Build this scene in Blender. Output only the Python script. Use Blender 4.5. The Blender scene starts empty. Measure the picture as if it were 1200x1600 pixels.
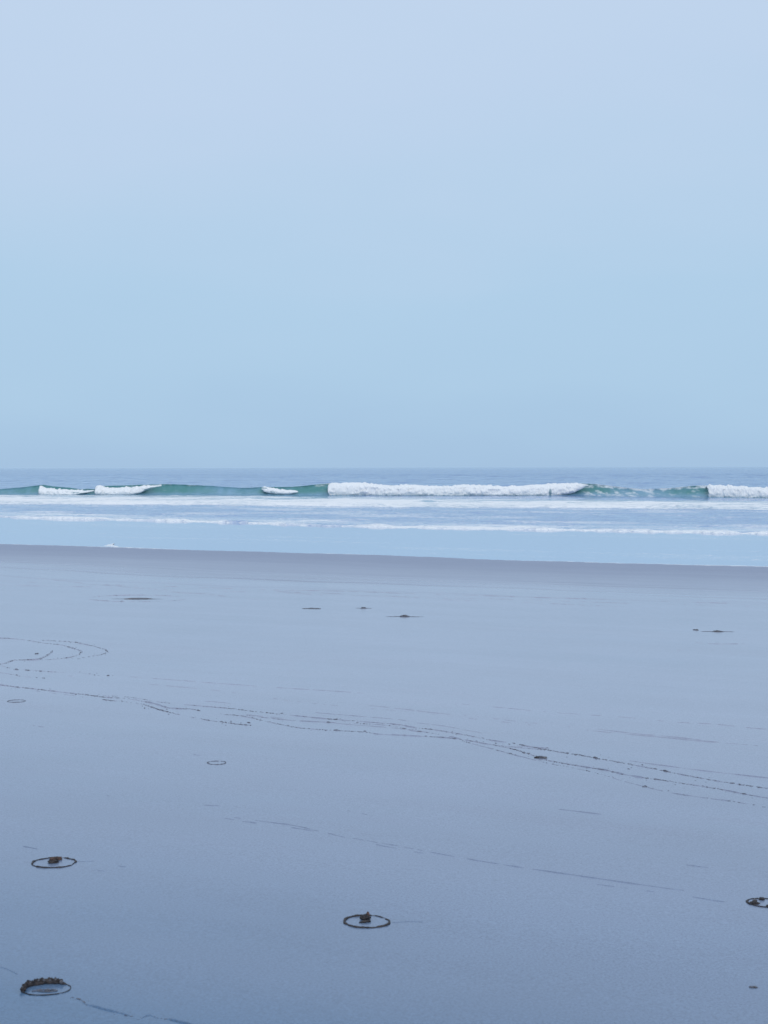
import bpy, math, random
import numpy as np
from mathutils import Matrix, Vector
random.seed(7)
rng = np.random.default_rng(7)
R = math.radians
S = bpy.context.scene
COL = S.collection

# ------------------------------------------------------------------ camera
EYE = 1.7
FPX = 2300.0                                   # focal length in photograph pixels (1200 x 1600)
PITCH = math.atan(69.5 / FPX)
ROLL = -math.atan(2.4 / 1200)
cam_d = bpy.data.cameras.new('camera')
cam = bpy.data.objects.new('camera', cam_d)
COL.objects.link(cam)
cam_d.sensor_fit = 'VERTICAL'
cam_d.sensor_height = 36.0
cam_d.lens = FPX / 1600 * 36.0
cam_d.clip_start = 0.05
cam_d.clip_end = 60000.0
CM = Matrix.Translation((0, 0, EYE)) @ Matrix.Rotation(R(90) - PITCH, 4, 'X') @ Matrix.Rotation(ROLL, 4, 'Z')
cam.matrix_world = CM
cam_d.dof.use_dof = True
cam_d.dof.focus_distance = 14.0
cam_d.dof.aperture_fstop = 8.0
S.camera = cam

# ------------------------------------------------------------------ sky, sun, exposure
SUN_EL, SUN_AZ = R(16), R(170)                 # low behind the camera, veiled by thin cloud
w = bpy.data.worlds.new('World')
S.world = w
w.use_nodes = True
nt = w.node_tree
nt.nodes.clear()
N = nt.nodes.new
L = nt.links.new
out = N('ShaderNodeOutputWorld')
bg_n = N('ShaderNodeBackground')
bg_n.inputs['Strength'].default_value = 0.05
sky = N('ShaderNodeTexSky')
sky.sky_type = 'NISHITA'
sky.sun_disc = False
sky.sun_elevation = SUN_EL
sky.sun_rotation = SUN_AZ
L(sky.outputs[0], bg_n.inputs['Color'])
# thin even cloud veil: colour by height above the horizon
tc = N('ShaderNodeTexCoord')
sep = N('ShaderNodeSeparateXYZ')
L(tc.outputs['Generated'], sep.inputs[0])
mp = N('ShaderNodeMapping')
mp.inputs['Scale'].default_value = (1.6, 1.6, 5.0)
L(tc.outputs['Generated'], mp.inputs[0])
nz = N('ShaderNodeTexNoise')
nz.inputs['Scale'].default_value = 2.2
nz.inputs['Detail'].default_value = 3.0
L(mp.outputs[0], nz.inputs['Vector'])
def mth(tree, op, a, b=None, c=None, clamp=False):
    n = tree.nodes.new('ShaderNodeMath')
    n.operation = op
    n.use_clamp = clamp
    for i, v in enumerate((a, b, c)):
        if v is None: continue
        if isinstance(v, (int, float)): n.inputs[i].default_value = v
        else: tree.links.new(v, n.inputs[i])
    return n.outputs[0]
wob = mth(nt, 'MULTIPLY_ADD', nz.outputs[0], 0.13, -0.065)
zz = mth(nt, 'ADD', sep.outputs['Z'], wob)
def s2l(c): return tuple(((v / 255 + 0.055) / 1.055) ** 2.4 if v > 10 else v / 255 / 12.92 for v in c)
ramp = N('ShaderNodeValToRGB')
cr = ramp.color_ramp
SKY = [(0.0, (165, 195, 225)), (0.02, (167, 198, 227)), (0.057, (172, 203, 230)), (0.121, (176, 206, 232)),
       (0.184, (184, 209, 234)), (0.245, (190, 211, 236)), (0.31, (193, 213, 237)), (0.45, (210, 226, 244)), (0.65, (230, 241, 256)), (1.0, (240, 249, 262))]
cr.elements[0].position, cr.elements[0].color = SKY[0][0], s2l(SKY[0][1]) + (1,)
cr.elements[1].position, cr.elements[1].color = SKY[-1][0], s2l(SKY[-1][1]) + (1,)
for p, c in SKY[1:-1]:
    e = cr.elements.new(p)
    e.color = s2l(c) + (1,)
L(zz, ramp.inputs[0])
bg_v = N('ShaderNodeBackground')
bg_v.inputs['Strength'].default_value = 1.035
L(ramp.outputs[0], bg_v.inputs['Color'])
mixw = N('ShaderNodeMixShader')
mixw.inputs[0].default_value = 0.95            # the veil covers nearly all of the clear sky
L(bg_n.outputs[0], mixw.inputs[1])
L(bg_v.outputs[0], mixw.inputs[2])
L(mixw.outputs[0], out.inputs['Surface'])

sun_d = bpy.data.lights.new('sun', 'SUN')
sun_d.energy = 0.9
sun_d.angle = R(25)
sun_d.color = (1.0, 0.97, 0.93)
sun = bpy.data.objects.new('sun', sun_d)
COL.objects.link(sun)
sdir = Vector((math.sin(SUN_AZ) * math.cos(SUN_EL), math.cos(SUN_AZ) * math.cos(SUN_EL), math.sin(SUN_EL)))
sun.rotation_euler = sdir.to_track_quat('Z', 'Y').to_euler()
sun.location = (0, -20, 20)

S.view_settings.view_transform = 'Standard'
S.view_settings.look = 'None'
S.view_settings.exposure = 0.0
S.view_settings.gamma = 1.0

# ------------------------------------------------------------------ noise
def _h(ix, iy, iz, seed):
    n = (ix * 374761393 + iy * 668265263 + iz * 2147483647 + seed * 1274126177) & 0xFFFFFFFF
    n = ((n ^ (n >> 13)) * 1274126177) & 0xFFFFFFFF
    n = ((n ^ (n >> 16)) * 2246822519) & 0xFFFFFFFF
    return ((n ^ (n >> 15)) & 0xFFFFFF) / float(0xFFFFFF)
def vnoise(x, y, z=None, seed=0):
    x = np.asarray(x, float); y = np.asarray(y, float)
    z = np.zeros_like(x + y) if z is None else np.asarray(z, float)
    ix, iy, iz = np.floor(x).astype(np.int64), np.floor(y).astype(np.int64), np.floor(z).astype(np.int64)
    fx, fy, fz = x - ix, y - iy, z - iz
    f = lambda t: t * t * t * (t * (t * 6 - 15) + 10)
    fx, fy, fz = f(fx), f(fy), f(fz)
    r = 0
    for dz in (0, 1):
        wz = fz if dz else 1 - fz
        for dy in (0, 1):
            wy = fy if dy else 1 - fy
            for dx in (0, 1):
                wx = fx if dx else 1 - fx
                r = r + wx * wy * wz * _h(ix + dx, iy + dy, iz + dz, seed)
    return r * 2 - 1
def fbm(x, y, z=None, octv=4, seed=0, gain=0.5):
    a, t, r, k = 1.0, 0.0, 0.0, 1.0
    for o in range(octv):
        r = r + a * vnoise(x * k + o * 17.3, y * k - o * 9.1, None if z is None else z * k + o * 5.7, seed + o)
        t += a; a *= gain; k *= 2.03
    return r / t
def sst(a, b, x):
    t = np.clip((np.asarray(x, float) - a) / (b - a), 0, 1)
    return t * t * (3 - 2 * t)

# ------------------------------------------------------------------ the lie of the beach
SEA = -1.5
ALPHA = R(26)                                  # the shore runs slantwise: nearer on the right
SN = (math.sin(ALPHA), math.cos(ALPHA))        # towards the sea
TN = (math.cos(ALPHA), -math.sin(ALPHA))       # along the shore
def st(x, y): return x * SN[0] + y * SN[1], x * TN[0] + y * TN[1]
def ray(px, py):
    d = CM.to_3x3() @ Vector(((px - 600) / FPX, (800 - py) / FPX, -1))
    return d
def on_level(px, py, z):
    d = ray(px, py)
    k = (z - EYE) / d.z
    return d.x * k, d.y * k
SHORE = [(-300, 842), (0, 850), (80, 852), (160, 854.8), (180, 855.6), (220, 857), (300, 859.5), (420, 863), (510, 865.5), (600, 868),
         (700, 872), (800, 876), (900, 878.5), (1000, 881), (1100, 883.5), (1200, 886), (1500, 894)]
_sh = np.array([st(*on_level(px, py, SEA)) for px, py in SHORE])
_o = np.argsort(_sh[:, 1])
SH_T, SH_S = _sh[_o, 1], _sh[_o, 0]
def shore_s(t): return np.interp(t, SH_T, SH_S) + 0.28 * fbm(np.asarray(t, float) / 3.2, np.asarray(t, float) * 0, octv=3, seed=3)
def landward(x, y):
    s, t = st(np.asarray(x, float), np.asarray(y, float))
    return shore_s(t) - s, t
PU = np.array([-4000, -60, -30, -8, 0, 4, 8, 12, 16, 20, 24, 28, 34, 40, 48, 60, 90, 200, 4000.])
PZ = np.array([-9, -3.2, -1.95, -1.58, -1.5, -1.40, -1.25, -1.05, -0.84, -0.66, -0.52, -0.41, -0.27, -0.15, 0.0, 0.2, 0.6, 1.5, 3.])
def sand_z(x, y, relief=True):
    u, t = landward(x, y)
    uu = np.linspace(-3, 3, 13)
    z = sum(np.interp(u + d, PU, PZ) for d in uu) / len(uu)
    z = np.where(np.abs(u) < 3, np.interp(u, PU, PZ) * (1 - np.abs(u) / 3) + z * (np.abs(u) / 3), z)
    if relief:
        k = sst(1.5, 9, u)
        z = z + k * (0.008 * fbm(t / 4.0, u / 1.4, octv=2, seed=11) + 0.0014 * fbm(t / 0.55, u / 0.22, octv=3, seed=23))
    return z
def on_sand(px, py):
    z = -0.2
    for _ in range(14):
        x, y = on_level(px, py, z)
        z = 0.5 * z + 0.5 * float(sand_z(x, y))
    x, y = on_level(px, py, z)
    return np.array((x, y, float(sand_z(x, y))))

# ------------------------------------------------------------------ helpers
def mesh_np(name, co, faces, mat, parent=None, attrs=None, smooth=True):
    me = bpy.data.meshes.new(name)
    co = np.asarray(co, float)
    f4 = np.asarray(faces, np.int64)
    nf, k = f4.shape
    me.vertices.add(len(co)); me.vertices.foreach_set('co', co.ravel())
    me.loops.add(nf * k); me.loops.foreach_set('vertex_index', f4.ravel())
    me.polygons.add(nf)
    me.polygons.foreach_set('loop_start', np.arange(0, nf * k, k))
    me.polygons.foreach_set('loop_total', np.full(nf, k))
    me.polygons.foreach_set('use_smooth', np.full(nf, smooth))
    me.update(calc_edges=True)
    for an, av in (attrs or {}).items():
        a = me.attributes.new(an, 'FLOAT', 'POINT')
        a.data.foreach_set('value', np.asarray(av, float).ravel())
    me.materials.append(mat)
    o = bpy.data.objects.new(name, me)
    COL.objects.link(o)
    if parent is not None: o.parent = parent
    return o
def grid_faces(nr, nc, wrap=False):
    r = np.arange(nr - 1)[:, None]
    c = np.arange(nc if wrap else nc - 1)[None, :]
    c2 = (c + 1) % nc
    a = r * nc + c; b = r * nc + c2; d = (r + 1) * nc + c; e = (r + 1) * nc + c2
    return np.stack([a, b, e, d], -1).reshape(-1, 4)
def tag(o, label=None, cat=None, group=None, kind=None):
    if label: o['label'] = label
    if cat: o['category'] = cat
    if group: o['group'] = group
    if kind: o['kind'] = kind
    return o
def thing(name, label, cat, loc, group=None, rot=None):
    o = bpy.data.objects.new(name, None)
    o.empty_display_size = 0.1
    COL.objects.link(o)
    o.location = loc
    if rot is not None: o.rotation_euler = rot
    return tag(o, label, cat, group)

# ------------------------------------------------------------------ materials
def new_mat(name):
    m = bpy.data.materials.new(name)
    m.use_nodes = True
    t = m.node_tree
    return m, t, t.nodes['Principled BSDF'], t.nodes['Material Output']
def tex(t, kind, vec, **kw):
    n = t.nodes.new(kind)
    for k, v in kw.items():
        n.inputs[k].default_value = v
    if vec is not None: t.links.new(vec, n.inputs['Vector'])
    return n
def mapping(t, scale=(1, 1, 1), rotz=0.0):
    g = t.nodes.new('ShaderNodeNewGeometry')
    m = t.nodes.new('ShaderNodeMapping')
    m.vector_type = 'POINT'
    m.inputs['Rotation'].default_value = (0, 0, rotz)
    m.inputs['Scale'].default_value = (1, 1, 1)
    t.links.new(g.outputs['Position'], m.inputs[0])
    m2 = t.nodes.new('ShaderNodeMapping')
    m2.inputs['Scale'].default_value = scale
    t.links.new(m.outputs[0], m2.inputs[0])
    return m2.outputs[0]
def mixc(t, f, a, b, mode='MIX'):
    n = t.nodes.new('ShaderNodeMix')
    n.data_type = 'RGBA'; n.blend_type = mode
    for i, v in ((0, f), (6, a), (7, b)):
        if isinstance(v, (int, float)): n.inputs[i].default_value = v
        elif isinstance(v, tuple): n.inputs[i].default_value = v if len(v) == 4 else v + (1,)
        else: t.links.new(v, n.inputs[i])
    return n.outputs[2]
def attr(t, name):
    n = t.nodes.new('ShaderNodeAttribute'); n.attribute_name = name
    return n.outputs['Fac']

def sand_material():
    m, t, p, o = new_mat('damp_sand')
    wet = attr(t, 'wet')
    stretch = mapping(t, (0.22, 1.5, 1.0), ALPHA)
    n1 = tex(t, 'ShaderNodeTexNoise', stretch, Scale=0.8, Detail=5.0, Roughness=0.55)
    pos = mapping(t)
    n2 = tex(t, 'ShaderNodeTexNoise', pos, Scale=0.9, Detail=3.0)
    grain = tex(t, 'ShaderNodeTexNoise', pos, Scale=95.0, Detail=4.0, Roughness=0.8)
    f = mth(t, 'MULTIPLY_ADD', n1.outputs[0], 0.22, mth(t, 'MULTIPLY_ADD', n2.outputs[0], 0.12, 0.83))
    f = mth(t, 'MULTIPLY', f, mth(t, 'MULTIPLY_ADD', grain.outputs[0], 1.3, 0.35))
    base = mixc(t, wet, mixc(t, attr(t, 'near'), (0.305, 0.330, 0.428), (0.088, 0.165, 0.280)), (0.230, 0.266, 0.370))  # near tint darkens the colour in place of sheen lost towards the viewer
    fc = t.nodes.new('ShaderNodeCombineColor')
    for i in range(3): t.links.new(f, fc.inputs[i])
    L2 = t.links.new
    L2(mixc(t, 1.0, base, fc.outputs[0], 'MULTIPLY'), p.inputs['Base Color'])
    L2(mth(t, 'MULTIPLY_ADD', wet, 0.22, 0.20), p.inputs['Roughness'])
    L2(mth(t, 'MULTIPLY_ADD', wet, -0.30, 0.5), p.inputs['Specular IOR Level'])
    p.inputs['IOR'].default_value = 1.45
    b1 = t.nodes.new('ShaderNodeBump')
    b1.inputs['Strength'].default_value = 0.05
    b1.inputs['Distance'].default_value = 0.004
    L2(grain.outputs[0], b1.inputs['Height'])
    b2 = t.nodes.new('ShaderNodeBump')
    b2.inputs['Strength'].default_value = 0.06
    b2.inputs['Distance'].default_value = 0.02
    rip = tex(t, 'ShaderNodeTexNoise', mapping(t, (0.5, 3.0, 1.0), ALPHA), Scale=3.0, Detail=4.0)
    L2(rip.outputs[0], b2.inputs['Height'])
    L2(b2.outputs[0], b1.inputs['Normal'])
    L2(b1.outputs[0], p.inputs['Normal'])
    return m
def water_material(name, base, rough, bump_scale, bump_dist, foam_break=(6.0, 1.6), murk=(0.1, 0.2, 0.3), contrast=1.7):
    """Water whose 'foam' attribute says where froth lies and whose 'chop' attribute says how ruffled it is."""
    m, t, p, o = new_mat(name)
    L2 = t.links.new
    L2(mixc(t, attr(t, 'clear'), base, murk), p.inputs['Base Color'])
    L2(mth(t, 'MULTIPLY_ADD', mth(t, 'MINIMUM', attr(t, 'chop'), 1.0), rough - 0.02, 0.02), p.inputs['Roughness'])
    p.inputs['IOR'].default_value = 1.33
    v = mapping(t, (0.45, 1.0, 1.0), ALPHA * 0.7)
    n = tex(t, 'ShaderNodeTexNoise', v, Scale=bump_scale, Detail=4.0, Roughness=0.6)
    b = t.nodes.new('ShaderNodeBump')
    b.inputs['Distance'].default_value = bump_dist
    L2(n.outputs[0], b.inputs['Height'])
    L2(attr(t, 'chop'), b.inputs['Strength'])
    L2(b.outputs[0], p.inputs['Normal'])
    fo = t.nodes.new('ShaderNodeBsdfPrincipled')
    fo.inputs['Base Color'].default_value = (0.81, 0.83, 0.85, 1)
    fo.inputs['Roughness'].default_value = 0.8
    fo.inputs['Specular IOR Level'].default_value = 0.2
    fn = tex(t, 'ShaderNodeTexNoise', mapping(t, (0.35, 1.0, 1.0), ALPHA * 0.7), Scale=foam_break[0], Detail=5.0, Roughness=0.65)
    bf = t.nodes.new('ShaderNodeBump')
    bf.inputs['Strength'].default_value = 0.5
    bf.inputs['Distance'].default_value = 0.06
    L2(fn.outputs[0], bf.inputs['Height'])
    L2(bf.outputs[0], fo.inputs['Normal'])
    # froth where attribute + noise passes the threshold
    q = mth(t, 'MULTIPLY_ADD', mth(t, 'SUBTRACT', fn.outputs[0], 0.5), foam_break[1], attr(t, 'foam'))
    q = mth(t, 'MULTIPLY_ADD', mth(t, 'SUBTRACT', q, 0.5), contrast, 0.5, clamp=True)
    ms = t.nodes.new('ShaderNodeMixShader')
    L2(q, ms.inputs[0]); L2(p.outputs[0], ms.inputs[1]); L2(fo.outputs[0], ms.inputs[2])
    L2(ms.outputs[0], o.inputs['Surface'])
    return m
def foam_material():
    m, t, p, o = new_mat('white_foam')
    L2 = t.links.new
    pos = mapping(t)
    n = tex(t, 'ShaderNodeTexNoise', pos, Scale=3.5, Detail=5.0, Roughness=0.65)
    L2(mixc(t, n.outputs[0], (0.80, 0.84, 0.86), (0.93, 0.93, 0.93)), p.inputs['Base Color'])
    p.inputs['Roughness'].default_value = 0.85
    p.inputs['Specular IOR Level'].default_value = 0.2
    b = t.nodes.new('ShaderNodeBump')
    b.inputs['Strength'].default_value = 0.6
    b.inputs['Distance'].default_value = 0.12
    L2(n.outputs[0], b.inputs['Height'])
    L2(b.outputs[0], p.inputs['Normal'])
    return m
def debris_material(name, a, b, scale=60.0, rough=0.7):
    m, t, p, o = new_mat(name)
    n = tex(t, 'ShaderNodeTexNoise', mapping(t), Scale=scale, Detail=3.0)
    r = t.nodes.new('ShaderNodeValToRGB')
    r.color_ramp.elements[0].position = 0.38
    r.color_ramp.elements[1].position = 0.66
    r.color_ramp.elements[0].color = a + (1,)
    r.color_ramp.elements[1].color = b + (1,)
    t.links.new(n.outputs[0], r.inputs[0])
    t.links.new(r.outputs[0], p.inputs['Base Color'])
    p.inputs['Roughness'].default_value = rough
    bp = t.nodes.new('ShaderNodeBump')
    bp.inputs['Strength'].default_value = 0.5
    bp.inputs['Distance'].default_value = 0.003
    t.links.new(n.outputs[0], bp.inputs['Height'])
    t.links.new(bp.outputs[0], p.inputs['Normal'])
    return m
M_SAND = sand_material()
M_SEA = water_material('sea_water', (0.050, 0.170, 0.420), 0.09, 1.1, 0.35, (6.0, 1.6), (0.27, 0.39, 0.60))
M_WAVE = water_material('green_wave_water', (0.085, 0.250, 0.262), 0.22, 1.6, 0.25, (3.0, 1.5), (0.20, 0.36, 0.50))
M_WHITE = water_material('broken_wave_water', (0.05, 0.19, 0.19), 0.3, 2.5, 0.25, (2.2, 1.1), (0.42, 0.52, 0.60), 3.0)
M_FOAM = foam_material()
M_WEED = debris_material('dark_seaweed', (0.012, 0.011, 0.015), (0.045, 0.036, 0.036))
M_BROWN = debris_material('rusty_seaweed', (0.03, 0.021, 0.020), (0.13, 0.07, 0.055), 90.0)
M_GREY = debris_material('grey_fragment', (0.06, 0.062, 0.075), (0.15, 0.15, 0.17), 90.0)
M_BITS = debris_material('dark_fragment', (0.080, 0.088, 0.115), (0.145, 0.155, 0.195), 30.0)

# ------------------------------------------------------------------ setting: sand
def sheen_fade(u, t):
    """darker, bluer sand towards the viewer: fading sky sheen painted into the colour"""
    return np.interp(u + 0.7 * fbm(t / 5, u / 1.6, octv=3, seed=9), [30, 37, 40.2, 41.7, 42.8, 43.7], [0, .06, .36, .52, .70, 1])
def build_sand():
    yv = np.concatenate([-np.geomspace(3, 900, 30)[::-1], np.linspace(-2.5, 2.5, 11), np.geomspace(2.8, 75, 560), np.geomspace(77, 3000, 50)])
    c = np.linspace(-1, 1, 361)
    cc = np.sign(c) * (0.42 * np.abs(c) + 6 * np.clip(np.abs(c) - 0.80, 0, None) ** 1 * 10 * np.clip(np.abs(c) - 0.80, 0, None))
    Y = np.repeat(yv[:, None], len(cc), 1)
    X = cc[None, :] * (np.abs(yv)[:, None] * 0.95 + 4)
    Z = sand_z(X, Y)
    u, t = landward(X, Y)
    n = fbm(t / 9, u / 2.2, octv=4, seed=5)
    wet = np.interp(u + 2.6 * n, [0, 5, 11, 16, 18.5, 21.5], [1.1, 0.98, 0.74, 0.55, 0.36, 0])
    streak = sst(0.12, 0.5, fbm(t / 14, u / 0.55, octv=3, seed=31)) * np.exp(-((u - 20.5) / 3.0) ** 2)
    wet = np.clip(wet + 0.55 * streak, 0, 1)
    co = np.stack([X, Y, Z], -1).reshape(-1, 3)
    o = mesh_np('sand', co, grid_faces(*X.shape), M_SAND, attrs={'wet': wet, 'near': sheen_fade(u, t)})
    return tag(o, 'smooth moist grey blue sand beach sloping down to the water', kind='structure')
build_sand()

# ------------------------------------------------------------------ sea
# lines read along the picture width: (photo x, photo y)
SWASH = [(-300, 799), (0, 808), (100, 811), (200, 813.2), (300, 815.5), (400, 818), (470, 821.5), (540, 823.2), (600, 824.3), (700, 826.3), (800, 827.6), (900, 829),
         (1000, 831), (1100, 833), (1200, 834.5), (1500, 840)]
SWASH_T = [(-300, 796), (0, 804.5), (100, 807.5), (200, 809.5), (300, 812), (400, 814.5), (470, 816), (540, 816), (600, 817.5), (700, 819.5), (800, 821), (900, 823),
           (1000, 824.5), (1100, 827), (1200, 830.5), (1500, 836)]
def line_world(pts, z=SEA, n=None):
    a = np.array([on_level(px, py, z) for px, py in pts])
    return a
_sw = line_world(SWASH); _swt = line_world(SWASH_T)
def st_fn(a):
    s, t = st(a[:, 0], a[:, 1])
    o = np.argsort(t)
    return lambda tt: np.interp(tt, t[o], s[o])
swash_s, swash_ts = st_fn(_sw), st_fn(_swt)

BORE = [(-300, 783), (0, 787.5), (150, 788), (300, 788.5), (450, 790), (600, 792), (750, 792.5), (900, 793.5), (1000, 794.5), (1100, 795.5), (1200, 796.5), (1500, 800)]
_bo = line_world(BORE)
def bore_y(x): return np.interp(x, _bo[:, 0], _bo[:, 1])
WBASE = [(-400, 772.5), (0, 774), (250, 774.8), (500, 774.8), (900, 774.8), (1040, 776.5), (1200, 778.5), (1600, 783)]
_wb = line_world(WBASE)
def wave_y(x): return np.interp(x, _wb[:, 0], _wb[:, 1])

def build_sea():
    yv = np.concatenate([np.linspace(24, 60, 90), np.arange(60.15, 112, 0.16), np.arange(112.2, 180, 0.4), np.geomspace(181, 700, 330), np.geomspace(706, 26000, 120)])
    c = np.linspace(-1, 1, 521)
    cc = np.sign(c) * (0.36 * np.abs(c) + 30 * np.clip(np.abs(c) - 0.82, 0, None) ** 2)
    Y = np.repeat(yv[:, None], len(cc), 1)
    X = cc[None, :] * (yv[:, None] + 14)
    s, t = st(X, Y)
    far = Y > 420
    behind = s - swash_s(t)                     # metres seaward of the swash front
    calm = 1 - sst(0.0, 3.0, behind)
    # ripples behind the swash, chop in the surf, swell beyond
    k1 = sst(0.5, 9, behind) * (1 - sst(60, 130, behind))
    z = 0.055 * k1 * fbm(t / 1.9, s / 0.75, octv=4, seed=41)
    z += 0.06 * np.exp(-((behind - 8) / 6) ** 2) * np.clip(fbm(t / 3.5, s / 1.1, octv=3, seed=43), 0, 1) * sst(-6, 6, fbm(t / 14, s / 30, octv=2, seed=44) * 14)
    k2 = sst(40, 95, behind)
    z += 0.16 * k2 * fbm(t / 6.5, s / 2.6, octv=4, seed=47)
    k3 = sst(110, 190, behind) * (1 - sst(900, 2500, Y))
    z += 0.30 * k3 * np.clip(fbm(t / 26, s / 13, octv=3, seed=53), -0.3, 1) + 0.22 * k3 * fbm(t / 9, s / 4, octv=3, seed=59)
    u = shore_s(t) - s
    col = X / Y * FPX + 600                     # along the shore, where the two ruffled patches stand
    ruf = 1.0 * np.exp(-((col - 520) / 55) ** 2) + np.exp(-((col - 815) / 100) ** 2)
    z = z + 0.13 * np.clip(ruf, 0, 1) * np.exp(-((behind - 6.0) / 4.5) ** 2) * np.abs(fbm(t / 2.4, s / 1.5, octv=3, seed=171))
    z = z * sst(-2, 2, behind) 
    Z = SEA + z
    # froth: thin streaks behind the swash and between the two lines of white water
    f = 0.62 * np.exp(-np.clip(behind, 0, None) / 7.0) * sst(-0.5, 0.6, behind)
    f += 0.34 * sst(-0.15, 0.5, fbm(t / 7, s / 2.4, octv=4, seed=61)) * sst(1, 6, behind) * (1 - sst(45, 95, behind))
    f += 0.20 * np.exp(-((Y - bore_y(X) - 12) / 16) ** 2)
    f = np.clip(f, 0, 1) * (1 - sst(-1, 4, Y - wave_y(X)))
    # a thin bright line of froth at the very edge of the water
    f = np.maximum(f, 0.20 * sst(0.05, 0.45, fbm(t / 11, s / 1.6, octv=4, seed=173)) * sst(-0.5, -3, u) * (behind < 2))
    edge = np.exp(-(np.clip(-u - 0.1, 0, None) / 0.25) ** 2) * (0.38 + 0.6 * fbm(t / 5, s / 3, octv=3, seed=67))
    f = np.maximum(f, edge * (u > -3))
    chop = 0.02 + 0.50 * sst(0, 12, behind) + 0.4 * sst(200, 600, behind)
    co = np.stack([X, Y, Z], -1).reshape(-1, 3)
    F = grid_faces(*X.shape)
    keep = (u.reshape(-1)[F].min(1) < 1.0)      # only where there is water: a metre past the edge it has sunk under the sand
    o = mesh_np('sea', co, F[keep], M_SEA, attrs={'foam': f, 'chop': chop, 'clear': 1 - 0.45 * sst(0, 8, behind) - 0.55 * sst(50, 120, behind)})
    return tag(o, 'calm pale blue sea reaching to the horizon', kind='structure')
build_sea()

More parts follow.
